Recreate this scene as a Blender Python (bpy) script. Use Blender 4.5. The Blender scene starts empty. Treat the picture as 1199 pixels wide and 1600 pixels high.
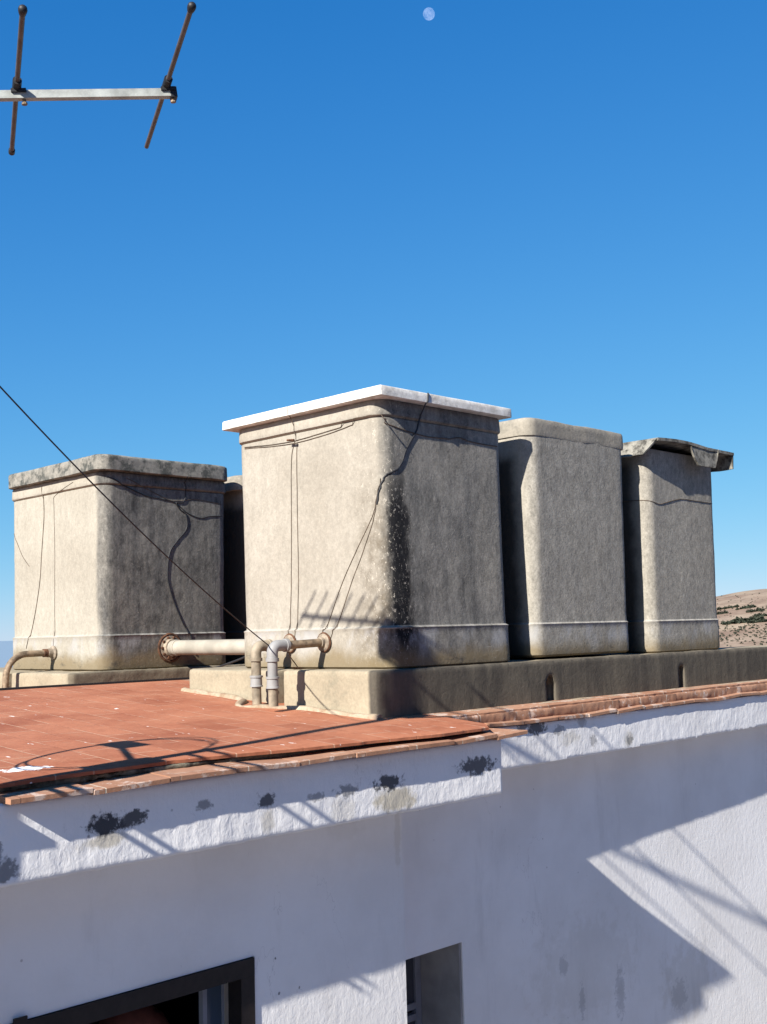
import bpy, bmesh, math, random
from mathutils import Vector, Matrix, noise

random.seed(7)
S = bpy.context.scene
COL = S.collection
R = math.radians

# ------------------------------------------------------------------ helpers
def tag(o, label=None, cat=None, group=None, kind=None):
    if label: o['label'] = label
    if cat: o['category'] = cat
    if group: o['group'] = group
    if kind: o['kind'] = kind
    return o

def thing(name, label, cat, loc=(0, 0, 0), group=None):
    o = bpy.data.objects.new(name, None)
    o.empty_display_size = 0.1
    COL.objects.link(o); o.location = loc
    return tag(o, label, cat, group)

def obj(name, bm, mat, parent=None, smooth=30):
    """link bm (world coordinates) as one mesh object"""
    me = bpy.data.meshes.new(name)
    bmesh.ops.recalc_face_normals(bm, faces=bm.faces[:])
    bm.to_mesh(me); bm.free()
    return link(name, me, mat, parent, smooth)

def link(name, me, mat, parent=None, smooth=30):
    if parent is not None:
        off = Vector(parent.location)
        p = parent.parent
        while p is not None:
            off += Vector(p.location); p = p.parent
        me.transform(Matrix.Translation(-off))
    if mat is not None:
        me.materials.append(mat)
    if smooth:
        for p in me.polygons: p.use_smooth = True
        me.set_sharp_from_angle(angle=R(smooth))
    o = bpy.data.objects.new(name, me)
    COL.objects.link(o)
    if parent is not None: o.parent = parent
    return o

def box(bm, x0, x1, y0, y1, z0, z1, rot=0.0, bev=0.0):
    b2 = bmesh.new()
    r = bmesh.ops.create_cube(b2, size=1)
    bmesh.ops.scale(b2, vec=(x1-x0, y1-y0, z1-z0), verts=b2.verts)
    if bev: bmesh.ops.bevel(b2, geom=b2.edges[:], offset=bev, segments=2, affect='EDGES', profile=.6)
    if rot: bmesh.ops.rotate(b2, cent=(0, 0, 0), matrix=Matrix.Rotation(rot, 3, 'Z'), verts=b2.verts)
    bmesh.ops.translate(b2, vec=((x0+x1)/2, (y0+y1)/2, (z0+z1)/2), verts=b2.verts)
    me = bpy.data.meshes.new('tmp'); b2.to_mesh(me); b2.free()
    bm.from_mesh(me); bpy.data.meshes.remove(me)
    return bm

def smooth_pts(pts, n=6):
    pts = [Vector(p) for p in pts]
    if len(pts) < 3: return pts
    out = []
    P = [pts[0]*2-pts[1]] + pts + [pts[-1]*2-pts[-2]]
    for i in range(1, len(P)-2):
        a, b, c, d = P[i-1], P[i], P[i+1], P[i+2]
        for k in range(n):
            t = k/n
            out.append(0.5*((2*b)+(c-a)*t+(2*a-5*b+4*c-d)*t*t+(3*b-a-3*c+d)*t**3))
    out.append(pts[-1])
    return out

def tube(bm, pts, r, seg=10, caps=True):
    pts = [Vector(p) for p in pts]
    rr_ = r if isinstance(r, (list, tuple)) else [r]*len(pts)
    rings = []
    up = None
    for i, p in enumerate(pts):
        if i == 0: t = pts[1]-p
        elif i == len(pts)-1: t = p-pts[i-1]
        else: t = (pts[i+1]-p).normalized()+(p-pts[i-1]).normalized()
        t.normalize()
        if up is None:
            up = Vector((0, 0, 1)) if abs(t.z) < .9 else Vector((1, 0, 0))
        a = up.cross(t)
        if a.length < 1e-6: a = Vector((0, 1, 0)).cross(t)
        a.normalize(); b = t.cross(a); up = b
        k = 1.0
        rings.append([bm.verts.new(p+(a*math.cos(q)+b*math.sin(q))*rr_[i]*k)
                      for q in [2*math.pi*j/seg for j in range(seg)]])
    for A, B in zip(rings, rings[1:]):
        for j in range(seg):
            bm.faces.new((A[j], A[(j+1) % seg], B[(j+1) % seg], B[j]))
    if caps:
        bm.faces.new(rings[0]); bm.faces.new(rings[-1][::-1])
    return bm

def lathe(bm, base, axis, prof, seg=24):
    """prof: list of (distance along axis, radius)"""
    base = Vector(base); t = Vector(axis).normalized()
    a = t.orthogonal().normalized(); b = t.cross(a)
    rings = []
    for d, r in prof:
        c = base+t*d
        rings.append([bm.verts.new(c+(a*math.cos(q)+b*math.sin(q))*max(r, 1e-4))
                      for q in [2*math.pi*j/seg for j in range(seg)]])
    for A, B in zip(rings, rings[1:]):
        for j in range(seg):
            bm.faces.new((A[j], A[(j+1) % seg], B[(j+1) % seg], B[j]))
    bm.faces.new(rings[0]); bm.faces.new(rings[-1][::-1])
    return bm

def rrect(x0, x1, y0, y1, r, ne=20, nc=8):
    """rounded rectangle, counter-clockwise, list of (x, y, nx, ny)"""
    out = []
    C = [(x1-r, y0+r, -90), (x1-r, y1-r, 0), (x0+r, y1-r, 90), (x0+r, y0+r, 180)]
    for i, (cx, cy, a0) in enumerate(C):
        for k in range(nc+1):
            a = R(a0+90*k/nc)
            out.append((cx+r*math.cos(a), cy+r*math.sin(a), math.cos(a), math.sin(a)))
        nx_, ny_, a1 = C[(i+1) % 4]
        e0 = out[-1]; a = R(a1)
        e1 = (nx_+r*math.cos(a), ny_+r*math.sin(a), math.cos(a), math.sin(a))
        for k in range(1, ne):
            t = k/ne
            out.append((e0[0]+(e1[0]-e0[0])*t, e0[1]+(e1[1]-e0[1])*t, e0[2], e0[3]))
    return out

def fbm(p, s):
    return noise.noise(Vector(p)*s)

def loft(levels, rect, r, amp=(.004, .0016), seed=0.0, zw=None, ne=20, nc=8, caps=True, lean=(0, 0)):
    """levels: (z, outset). Hand-trowelled rounded box"""
    bm = bmesh.new(); rings = []
    x0, x1, y0, y1 = rect
    for i, (z, o) in enumerate(levels):
        loop = rrect(x0-o, x1+o, y0-o, y1+o, max(r+o, .004), ne, nc)
        ring = []
        for (x, y, nx, ny) in loop:
            p = Vector((x+seed, y, z))
            d = amp[0]*fbm(p, 2.6)+amp[1]*fbm(p, 11)+amp[1]*.5*fbm(p, 25)
            dz = 0
            if zw: dz = zw*(fbm((x+seed, y, 3.1), 6)+.6*fbm((x+seed, y, 8.1), 17))
            ring.append(bm.verts.new((x+nx*d+lean[0]*z, y+ny*d+lean[1]*z, z+dz)))
        rings.append(ring)
    n = len(rings[0])
    for A, B in zip(rings, rings[1:]):
        for j in range(n):
            bm.faces.new((A[j], A[(j+1) % n], B[(j+1) % n], B[j]))
    if caps:
        bm.faces.new(rings[0][::-1]); bm.faces.new(rings[-1])
    return bm

def lv(z0, z1, o0, o1, n):
    return [(z0+(z1-z0)*i/n, o0+(o1-o0)*i/n) for i in range(n+1)]

def worn(bm, voxel, amp=(.004, .002), seed=0.0, cuts=()):
    """carve the cuts out, remesh and roughen: worn plaster or concrete. returns mesh"""
    me = bpy.data.meshes.new('w'); bmesh.ops.recalc_face_normals(bm, faces=bm.faces[:])
    bm.to_mesh(me); bm.free()
    o = bpy.data.objects.new('w', me); COL.objects.link(o)
    tmp = []
    for cb in cuts:
        cm = bpy.data.meshes.new('c'); bmesh.ops.recalc_face_normals(cb, faces=cb.faces[:])
        cb.to_mesh(cm); cb.free()
        co = bpy.data.objects.new('c', cm); COL.objects.link(co); tmp.append(co)
        m = o.modifiers.new('b', 'BOOLEAN'); m.object = co; m.operation = 'DIFFERENCE'; m.solver = 'EXACT'
    m = o.modifiers.new('r', 'REMESH'); m.mode = 'VOXEL'; m.voxel_size = voxel
    dg = bpy.context.evaluated_depsgraph_get()
    out = bpy.data.meshes.new_from_object(o.evaluated_get(dg), depsgraph=dg)
    for t in tmp+[o]: bpy.data.objects.remove(t)
    nv = [v.normal.copy() for v in out.vertices]
    for v, n in zip(out.vertices, nv):
        p = v.co+Vector((seed, 0, 0))
        d = amp[0]*fbm(p, 4)+amp[1]*fbm(p, 19)+amp[1]*.6*fbm(p, 45)
        v.co += n*d
    out.update()
    return out

# ------------------------------------------------------------------ node materials
class NB:
    def __init__(self, name):
        self.m = bpy.data.materials.new(name); self.m.use_nodes = True
        self.t = self.m.node_tree; self.t.nodes.clear()
        self.out = self.n('ShaderNodeOutputMaterial')
        self.pos = self.n('ShaderNodeNewGeometry').outputs['Position']
        self.sep = None
    def n(self, t): return self.t.nodes.new(t)
    def l(self, a, b): self.t.links.new(a, b)
    def put(self, s, v):
        if isinstance(v, bpy.types.NodeSocket): self.l(v, s)
        elif isinstance(v, (tuple, list)) and len(v) == 3 and s.type == 'RGBA': s.default_value = (*v, 1)
        else: s.default_value = v
    def math(self, op, a, b=0.0, c=0.0, clamp=False):
        n = self.n('ShaderNodeMath'); n.operation = op; n.use_clamp = clamp
        self.put(n.inputs[0], a); self.put(n.inputs[1], b); self.put(n.inputs[2], c)
        return n.outputs[0]
    def vmath(self, op, a, b):
        n = self.n('ShaderNodeVectorMath'); n.operation = op
        self.put(n.inputs[0], a); self.put(n.inputs[1], b); return n.outputs[0]
    def xyz(self):
        if self.sep is None:
            self.sep = self.n('ShaderNodeSeparateXYZ'); self.l(self.pos, self.sep.inputs[0])
        return self.sep.outputs
    def noise(self, scale, detail=4, rough=.55, vec=None, stretch=(1, 1, 1), dist=0.0, col=False):
        v = vec or self.pos
        if stretch != (1, 1, 1): v = self.vmath('MULTIPLY', v, stretch)
        n = self.n('ShaderNodeTexNoise'); self.l(v, n.inputs['Vector'])
        n.inputs['Scale'].default_value = scale; n.inputs['Detail'].default_value = detail
        n.inputs['Roughness'].default_value = rough; n.inputs['Distortion'].default_value = dist
        return n.outputs['Color' if col else 'Fac']
    def voro(self, scale, stretch=(1, 1, 1), feature='F1', out='Distance'):
        v = self.pos
        if stretch != (1, 1, 1): v = self.vmath('MULTIPLY', v, stretch)
        n = self.n('ShaderNodeTexVoronoi'); n.feature = feature
        self.l(v, n.inputs['Vector']); n.inputs['Scale'].default_value = scale
        return n.outputs[out]
    def ramp(self, f, a, b, va=0.0, vb=1.0, smooth=True):
        n = self.n('ShaderNodeMapRange'); n.interpolation_type = 'SMOOTHSTEP' if smooth else 'LINEAR'
        n.clamp = True
        self.put(n.inputs[0], f)
        for i, v in enumerate((a, b, va, vb)): self.put(n.inputs[1+i], v)
        return n.outputs[0]
    def mix(self, f, a, b, mode='MIX'):
        n = self.n('ShaderNodeMix'); n.data_type = 'RGBA'; n.blend_type = mode
        self.put(n.inputs[0], f); self.put(n.inputs[6], a); self.put(n.inputs[7], b)
        return n.outputs[2]
    def scale(self, col, f):
        """multiply colour by a scalar socket"""
        n = self.n('ShaderNodeVectorMath'); n.operation = 'SCALE'
        self.put(n.inputs[0], col); self.put(n.inputs['Scale'], f); return n.outputs[0]
    def bump(self, h, dist, strength=1.0, normal=None):
        n = self.n('ShaderNodeBump'); n.inputs['Strength'].default_value = strength
        n.inputs['Distance'].default_value = dist; self.l(h, n.inputs['Height'])
        if normal is not None: self.l(normal, n.inputs['Normal'])
        return n.outputs[0]
    def finish(self, col, rough=.9, normal=None, metal=0.0, spec=.3):
        b = self.n('ShaderNodeBsdfPrincipled')
        self.put(b.inputs['Base Color'], col); self.put(b.inputs['Roughness'], rough)
        self.put(b.inputs['Metallic'], metal); b.inputs['Specular IOR Level'].default_value = spec
        if normal is not None: self.l(normal, b.inputs['Normal'])
        self.l(b.outputs[0], self.out.inputs[0]); self.b = b
        return self.m
    def spots(self, axis, L, edge=.35, ns=22, stretch=(1, 1, 1)):
        """union of soft noisy patches at (u, z, ru, rz, strength); u = X or Y"""
        X = self.xyz()
        nz = self.math('SUBTRACT', self.noise(ns, 5, .65, stretch=stretch), .5)
        tot = None
        for (u, z, ru, rz, s) in L:
            du = self.math('MULTIPLY', self.math('SUBTRACT', X[axis], u), 1/(ru*.82))
            dz = self.math('MULTIPLY', self.math('SUBTRACT', X[2], z), 1/(rz*.82))
            d = self.math('SQRT', self.math('ADD', self.math('MULTIPLY', du, du), self.math('MULTIPLY', dz, dz)))
            d = self.math('MULTIPLY_ADD', nz, 3.0, d)
            k = self.ramp(d, 1.0+edge*.7, 1.0-edge*.7, 0, s)
            tot = k if tot is None else self.math('MAXIMUM', tot, k)
        return tot

def plain(name, c, rough=.6, metal=0.0, var=.25, scale=30, spec=.4, bump=.0015):
    b = NB(name)
    f = b.noise(scale, 4)
    col = b.mix(b.ramp(f, .3, .7), tuple(x*(1-var) for x in c), tuple(min(1, x*(1+var)) for x in c))
    return b.finish(col, rough, b.bump(f, bump), metal, spec)

def tank_mat(name, base_a, base_b, yface, mould=None, mould_amt=0.0, extra=None, seed=0.0, sidegrey=.0, gap=None):
    b = NB(name); X = b.xyz()
    off = b.vmath('ADD', b.pos, (seed, seed*1.7, 0))
    blotch = b.noise(1.7, 5, .6, vec=off)
    streak = b.noise(1.0, 5, .62, vec=off, stretch=(14, 14, 1.3))
    fine = b.noise(55, 3, .7, vec=off)
    worm = b.noise(26, 2, .5, vec=off, dist=1.6)
    col = b.mix(b.ramp(blotch, .3, .7), base_a, base_b)
    col = b.mix(b.math('MULTIPLY', b.ramp(streak, .5, .8), .22), col, tuple(x*.55 for x in base_a))
    col = b.scale(col, b.ramp(fine, .25, .75, .88, 1.1, False))
    # weathered side that never dries: grey lichen film, heavier in a band, running down in streaks
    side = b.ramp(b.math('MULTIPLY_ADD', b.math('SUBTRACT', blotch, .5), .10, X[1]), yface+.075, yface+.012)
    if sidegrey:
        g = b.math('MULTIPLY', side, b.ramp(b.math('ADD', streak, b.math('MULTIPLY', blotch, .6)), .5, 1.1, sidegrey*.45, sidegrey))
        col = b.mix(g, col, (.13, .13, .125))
    if mould:
        x0, x1, x2 = mould       # full between x0..x1, gone at x2
        u = b.math('MULTIPLY_ADD', b.math('SUBTRACT', b.noise(3.2, 5, .6, vec=off), .5), .5, X[0])
        band = b.ramp(u, x2, x1)
        k = b.ramp(b.math('ADD', b.math('MULTIPLY', streak, .65), b.math('MULTIPLY', b.noise(7, 6, .7, vec=off), .6)), .42, .82)
        k = b.math('MULTIPLY', b.math('MULTIPLY', side, band), b.math('MULTIPLY_ADD', k, .75, .25))
        pt = b.ramp(b.noise(4.5, 8, .74, vec=off, stretch=(1.6, 1.6, .8)), .38, .62, .35, 1.0)
        k = b.math('MULTIPLY', b.math('MULTIPLY', k, pt), mould_amt)
        tone = b.ramp(b.noise(1, 5, .7, vec=off, stretch=(34, 34, 16), dist=.8), .35, .65)
        col = b.mix(k, col, b.mix(tone, (.030, .031, .032), (.085, .084, .080)))
    if extra:
        for e in extra: col = e(b, col, off)
    whitish = b.math('MULTIPLY', b.ramp(X[2], .002, .009), b.ramp(X[2], .024, .018))
    col = b.mix(b.math('MULTIPLY', whitish, b.ramp(b.noise(8, 3, vec=off), .3, .6, .05, .5)), col, (.42, .40, .36))  # paler line along the ledge, broken up by noise
    gr1 = b.noise(95, 3, .7, vec=off); gr2 = b.noise(1, 6, .75, vec=off, stretch=(30, 30, 18))
    cf = b.math('MULTIPLY', b.ramp(gr1, .3, .7, .80, 1.18, False), b.ramp(gr2, .3, .7, .66, 1.30, False))
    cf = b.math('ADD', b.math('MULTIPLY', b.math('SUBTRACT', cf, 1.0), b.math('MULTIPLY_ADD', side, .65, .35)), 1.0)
    col = b.scale(col, cf)
    # foot: damp ochre run-off and soot below the ledge
    foot = b.ramp(b.math('MULTIPLY_ADD', b.math('SUBTRACT', b.noise(5, 5, vec=off, stretch=(1, 1, .6)), .5), .22, X[2]), -.05, -.15)
    col = b.mix(b.math('MULTIPLY', foot, .8), col, (.165, .125, .068))
    wash = b.math('MULTIPLY', b.ramp(b.noise(4, 6, .7, vec=off, stretch=(1.5, 1.5, .8)), .46, .62), b.math('MULTIPLY', b.ramp(X[2], .01, .0), b.ramp(X[2], -.13, -.05)))
    col = b.mix(b.math('MULTIPLY', wash, .6), col, (.33, .33, .33))
    damp = b.ramp(b.noise(6.5, 6, .7, vec=off, stretch=(1, 1, 2.5)), .56, .72)
    low = b.ramp(X[2], .0, -.13)
    col = b.mix(b.math('MULTIPLY', b.math('MULTIPLY', damp, low), .75), col, (.065, .06, .05))
    s1 = b.ramp(b.noise(1, 3, .6, vec=off, stretch=(70, 70, 26), dist=1.0), .64, .72)
    s2 = b.ramp(b.noise(1, 3, .6, vec=off, stretch=(26, 26, 60), dist=1.2), .64, .72)
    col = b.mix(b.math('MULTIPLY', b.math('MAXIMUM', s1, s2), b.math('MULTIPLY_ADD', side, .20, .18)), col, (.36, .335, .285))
    s3 = b.ramp(b.noise(1, 4, .65, vec=off, stretch=(40, 40, 22), dist=1.4), .36, .28)
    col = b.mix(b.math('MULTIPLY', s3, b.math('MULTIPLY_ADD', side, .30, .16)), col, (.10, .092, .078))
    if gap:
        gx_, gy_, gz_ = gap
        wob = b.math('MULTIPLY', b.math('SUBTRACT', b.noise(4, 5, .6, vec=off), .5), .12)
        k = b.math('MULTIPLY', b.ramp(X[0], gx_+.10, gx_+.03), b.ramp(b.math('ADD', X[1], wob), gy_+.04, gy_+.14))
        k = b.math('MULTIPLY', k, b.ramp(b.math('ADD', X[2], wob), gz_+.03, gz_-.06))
        col = b.mix(b.math('MULTIPLY', k, .9), col, (.03, .029, .026))  # shade between neighbouring tanks painted near-black into the inner face
    h = b.math('ADD', b.math('MULTIPLY', worm, 1.0), b.math('MULTIPLY', fine, .5))
    nrm = b.bump(h, .0032, .42)
    return b.finish(col, .95, nrm, spec=.15)

CREAM_A, CREAM_B = (.265, .240, .197), (.325, .298, .25)
def corner_soot(x, y, w):
    """black lichen run down the rounded corner of the tank nearest the viewer, with pale flecks"""
    def f(b, col, off):
        X = b.xyz()
        wob = b.math('MULTIPLY', b.math('SUBTRACT', b.noise(9, 7, .75, vec=off, stretch=(1.6, 1.6, .7)), .5), .16)
        d = b.math('ABSOLUTE', b.math('ADD', b.math('SUBTRACT', X[0], x), wob))
        k = b.ramp(d, w*1.15, w*.42)
        k = b.math('MULTIPLY', k, b.ramp(X[1], y+.09, y+.03))
        k = b.math('MULTIPLY', k, b.ramp(b.math('ADD', X[2], wob), .92, .55))
        k = b.math('MULTIPLY', k, b.ramp(b.noise(30, 4, .7, vec=off), .25, .45, .65, 1.0))
        col = b.mix(b.math('MULTIPLY', k, 1.0), col, (.014, .014, .015))
        # ochre-grey halo on the lit side of the corner
        h = b.ramp(b.math('ADD', X[1], wob), y+.30, y+.06)
        h = b.math('MULTIPLY', h, b.ramp(X[2], .9, .35, .15, 1.0))
        h = b.math('MULTIPLY', h, b.ramp(X[0], x-.045, x-.085))
        h = b.math('MULTIPLY', h, b.ramp(b.noise(16, 5, .7, vec=off), .35, .65, .3, 1.0))
        col = b.mix(b.math('MULTIPLY', h, .9), col, (.125, .105, .078))
        fl = b.ramp(b.noise(1, 3, .7, vec=off, stretch=(75, 75, 48), dist=.8), .60, .66)
        zone = b.math('MULTIPLY', b.ramp(X[1], y+.30, y+.1), b.ramp(X[0], x+.14, x+.02))
        return b.mix(b.math('MULTIPLY', b.math('MULTIPLY', fl, zone), .6), col, (.46, .42, .35))
    return f

M = {}
M['tank_main'] = tank_mat('cement_main', CREAM_A, CREAM_B, 3.715, (3.80, 4.2, 4.85), .78,
                          [corner_soot(3.862, 3.715, .085)], 0.0, .62)
M['tank_left'] = tank_mat('cement_left', (.285, .262, .215), (.335, .312, .26), 6.19, (3.7, 4.6, 5.2), 1.0, None, 3.3, .85)
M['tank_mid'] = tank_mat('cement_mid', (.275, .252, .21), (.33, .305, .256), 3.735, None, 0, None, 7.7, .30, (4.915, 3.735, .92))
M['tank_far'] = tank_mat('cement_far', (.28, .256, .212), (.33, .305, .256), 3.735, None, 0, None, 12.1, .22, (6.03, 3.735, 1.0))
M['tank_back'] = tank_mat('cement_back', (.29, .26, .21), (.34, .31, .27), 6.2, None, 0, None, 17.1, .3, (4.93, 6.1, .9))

def lid_mat(name, a, c, dark, amt, seed):
    b = NB(name); off = b.vmath('ADD', b.pos, (seed, 0, seed))
    f = b.noise(11, 8, .74, vec=off); g = b.noise(60, 3, vec=off)
    col = b.mix(b.ramp(f, .35, .65), a, c)
    col = b.mix(b.math('MULTIPLY', b.ramp(b.noise(13, 6, .72, vec=off), .44, .62), amt), col, dark)
    col = b.scale(col, b.ramp(g, .25, .75, .85, 1.12, False))
    return b.finish(col, .95, b.bump(b.math('ADD', f, b.math('MULTIPLY', g, .5)), .004, .6), spec=.15)
M['lid_white'] = lid_mat('painted_slab', (.56, .54, .50), (.68, .66, .62), (.26, .23, .19), .4, 1.0)
M['lid_mould'] = lid_mat('lichen_lid', (.17, .165, .145), (.26, .245, .21), (.045, .05, .046), .85, 4.0)
M['lid_grey'] = lid_mat('cement_lid', (.25, .228, .185), (.30, .27, .22), (.13, .12, .105), .35, 8.0)
M['lid_broken'] = lid_mat('speckled_lid', (.17, .16, .135), (.27, .255, .215), (.045, .042, .036), .9, 11.0)

def plinth_mat(name, yf, dark, amt, top=(.315, .27, .195)):
    b = NB(name); X = b.xyz()
    f = b.noise(3, 6, .65); st = b.noise(1, 5, .6, stretch=(16, 16, 2.0)); g = b.noise(70, 3, .7)
    w = b.noise(24, 2, .5, dist=1.4)
    col = b.mix(b.ramp(f, .3, .7), tuple(x*.82 for x in top), tuple(x*1.08 for x in top))
    col = b.mix(b.math('MULTIPLY', b.ramp(b.noise(9, 6, .7), .52, .7), .45), col, (.17, .16, .12))
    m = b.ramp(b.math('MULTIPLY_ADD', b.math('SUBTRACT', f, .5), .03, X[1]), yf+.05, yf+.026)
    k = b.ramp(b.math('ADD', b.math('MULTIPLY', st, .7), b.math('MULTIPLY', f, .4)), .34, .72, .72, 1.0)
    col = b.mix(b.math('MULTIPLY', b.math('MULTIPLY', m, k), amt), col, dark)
    scr = b.ramp(b.noise(1, 4, .6, stretch=(30, 30, 3)), .68, .78)
    col = b.mix(b.math('MULTIPLY', scr, .25), col, (.2, .175, .13))
    col = b.scale(col, b.ramp(g, .25, .75, .86, 1.12, False))
    return b.finish(col, .95, b.bump(b.math('ADD', w, b.math('MULTIPLY', g, .5)), .003, .5), spec=.05)
M['plinth'] = plinth_mat('plinth_front', 3.68, (.072, .064, .053), 1.0)
M['plinth_back'] = plinth_mat('plinth_rear', 6.12, (.09, .076, .056), .8)

def white_mat(name, spots=None, stain=None, grime=0.10, lump=1.0):
    b = NB(name); X = b.xyz()
    f = b.noise(2.2, 6, .6); g = b.noise(75, 3, .6)
    brush = b.noise(1, 3, .55, stretch=(34, 34, 11), dist=.8)
    lumps = b.noise(34, 4, .62, stretch=(1.0, 1.0, .75), dist=.5)
    col = b.mix(b.ramp(f, .3, .7), (.76, .745, .72), (.84, .83, .81))
    gr = b.ramp(b.noise(1.0, 6, .68, stretch=(5, 5, 1.1)), .55, .78)
    col = b.mix(b.math('MULTIPLY', gr, grime), col, (.36, .34, .31))
    scuff = b.ramp(b.noise(1, 4, .65, stretch=(22, 22, 6), dist=1.5), .70, .76)
    col = b.mix(b.math('MULTIPLY', b.math('MULTIPLY', scuff, b.ramp(b.noise(1.3, 3), .5, .62)), .3), col, (.28, .26, .27))
    crack = b.ramp(b.math('ABSOLUTE', b.math('SUBTRACT', b.noise(1.6, 6, .6, stretch=(1.6, 1.6, .6)), .5)), .0022, .0008)
    col = b.mix(b.math('MULTIPLY', b.math('MULTIPLY', crack, b.ramp(b.noise(.9, 2), .52, .6)), .25), col, (.3, .28, .27))
    speck = b.ramp(b.voro(7.5), .045, .02)
    col = b.mix(b.math('MULTIPLY', speck, .45), col, (.22, .2, .19))
    if stain:
        col = b.mix(b.spots(0, stain, .5, 14), col, (.36, .31, .2))
    if spots:
        col = b.mix(b.spots(0, spots, .45, 42), col, (.035, .036, .042))
    h = b.math('ADD', b.math('MULTIPLY', lumps, 1.1), b.math('MULTIPLY_ADD', brush, .45, b.math('MULTIPLY', g, .12)))
    return b.finish(col, .92, b.bump(h, .0042*lump, .55), spec=.15)
M['cornice_l'] = white_mat('whitewash_cornice', [(1.986, -.582, .075, .038, .95), (2.09, -.574, .06, .03, .9), (2.628, -.585, .05, .03, .85),
      (3.02, -.594, .06, .028, .6), (3.245, -.590, .085, .035, .9), (3.772, -.578, .12, .04, .85), (2.366, -.567, .035, .02, .6),
      (2.87, -.598, .045, .02, .5), (1.656, -.668, .04, .04, .7), (1.62, -.61, .03, .04, .6)],
      [(3.275, -.655, .12, .06, .7), (1.99, -.63, .09, .03, .6), (2.64, -.65, .04, .05, .4), (3.0, -.66, .07, .05, .25)], .12)
M['cornice_r'] = white_mat('whitewash_cornice_recessed', [(4.612, -.496, .085, .04, .85), (4.501, -.485, .05, .025, .7), (4.80, -.525, .05, .03, .5),
      (5.10, -.60, .035, .035, .5), (5.45, -.63, .035, .03, .55), (5.0, -.5, .05, .03, .4)],
      [(5.44, -.62, .06, .05, .4), (4.9, -.58, .1, .04, .3)], .12)
M['wall_l'] = white_mat('whitewash_wall', [(2.835, -1.2, .006, .006, .8), (2.85, -1.33, .006, .006, .7), (2.95, -1.33, .006, .006, .7)], [(3.50, -.85, .02, .16, .2), (3.2, -.78, .10, .05, .07)], .22, .8)
M['wall_r'] = white_mat('whitewash_wall_recessed', [(5.0, -1.75, .05, .05, .22), (5.5, -2.0, .05, .14, .25), (5.15, -1.95, .03, .09, .25), (6.1, -2.15, .1, .1, .2)], [(6.2, -2.1, .3, .25, .18), (5.2, -1.8, .5, .3, .12)], .2, .8)

def tile_mat(name, a, c, light=(.62, .50, .40), spl=.5, paint=0.0, bw=.28, bh=.142):
    b = NB(name); X = b.xyz()
    v = b.n('ShaderNodeCombineXYZ'); b.l(X[1], v.inputs[0]); b.l(X[0], v.inputs[1])
    br = b.n('ShaderNodeTexBrick'); b.l(v.outputs[0], br.inputs['Vector'])
    br.inputs['Scale'].default_value = 1.0; br.inputs['Brick Width'].default_value = bw
    br.inputs['Row Height'].default_value = bh; br.inputs['Mortar Size'].default_value = .003
    br.inputs['Mortar Smooth'].default_value = .3; br.inputs['Bias'].default_value = 0
    br.inputs['Color1'].default_value = (0, 0, 0, 1); br.inputs['Color2'].default_value = (1, 1, 1, 1)
    f = b.noise(3.5, 6, .65); g = b.noise(45, 4, .65)
    col = b.mix(b.ramp(f, .3, .7), a, c)
    col = b.mix(b.math('MULTIPLY', br.outputs['Color'], .45), col, tuple(x*1.25 for x in c))
    jn = b.math('MULTIPLY', br.outputs['Fac'], b.ramp(b.noise(6, 4, .6), .42, .54, .05, .95))
    col = b.mix(jn, col, light)
    worn_ = b.ramp(b.noise(11, 5, .7, stretch=(1.8, .7, 1)), .55, .75)
    col = b.mix(b.math('MULTIPLY', worn_, .5), col, (.34, .17, .10))
    # lime splashes and bird droppings
    n = b.noise(16, 3, .6, stretch=(1.5, .6, 1))
    s = b.ramp(n, .695, .725)
    col = b.mix(b.math('MULTIPLY', s, spl), col, (.78, .72, .66))
    if paint:
        p = b.ramp(b.noise(9, 5, .7), .55, .62)
        e = b.ramp(X[1], 3.215, 3.19)
        col = b.mix(b.math('MULTIPLY', p, paint), col, (.78, .72, .64))
    sp = b.math('MULTIPLY', b.ramp(b.noise(60, 2, .5), .72, .77), .6)
    col = b.mix(sp, col, (.10, .07, .05))
    # the big white splash near the left end
    dx = b.math('MULTIPLY', b.math('SUBTRACT', X[0], 1.835), 1/.075); dy = b.math('MULTIPLY', b.math('SUBTRACT', X[1], 3.44), 1/.035)
    d = b.math('SQRT', b.math('ADD', b.math('MULTIPLY', dx, dx), b.math('MULTIPLY', dy, dy)))
    d = b.math('MULTIPLY_ADD', b.math('SUBTRACT', b.noise(30, 5, .7), .5), 3.2, d)
    col = b.mix(b.ramp(d, 1.1, .9), col, (.82, .8, .76))
    col = b.scale(col, b.ramp(g, .25, .75, .86, 1.12, False))
    h = b.math('SUBTRACT', b.math('MULTIPLY', g, .5), b.math('MULTIPLY', br.outputs['Fac'], .8))
    return b.finish(col, .85, b.bump(h, .003, .6), spec=.25)
M['tiles'] = tile_mat('terracotta_roof', (.245, .074, .036), (.365, .145, .078), (.44, .27, .18), .9)
M['eave'] = tile_mat('terracotta_eave', (.25, .115, .066), (.34, .19, .12), (.5, .42, .33), .6, .35, .28, .28)
M['mortar'] = lid_mat('mossy_mortar', (.12, .105, .075), (.22, .2, .15), (.025, .025, .02), .75, 20)
M['cream_mortar'] = lid_mat('cream_mortar', (.29, .23, .155), (.38, .31, .23), (.19, .10, .06), .5, 25)
M['pvc_old'] = plain('weathered_pipe', (.215, .18, .13), .65, 0, .35, 18)
M['pvc_grey'] = plain('grey_plastic_fitting', (.235, .232, .225), .55, 0, .12, 12)
M['pvc_white'] = plain('off_white_pipe', (.31, .285, .235), .65, 0, .16, 8)
M['rust'] = plain('rusty_iron', (.11, .052, .028), .85, .2, .5, 35, bump=.004)
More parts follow.
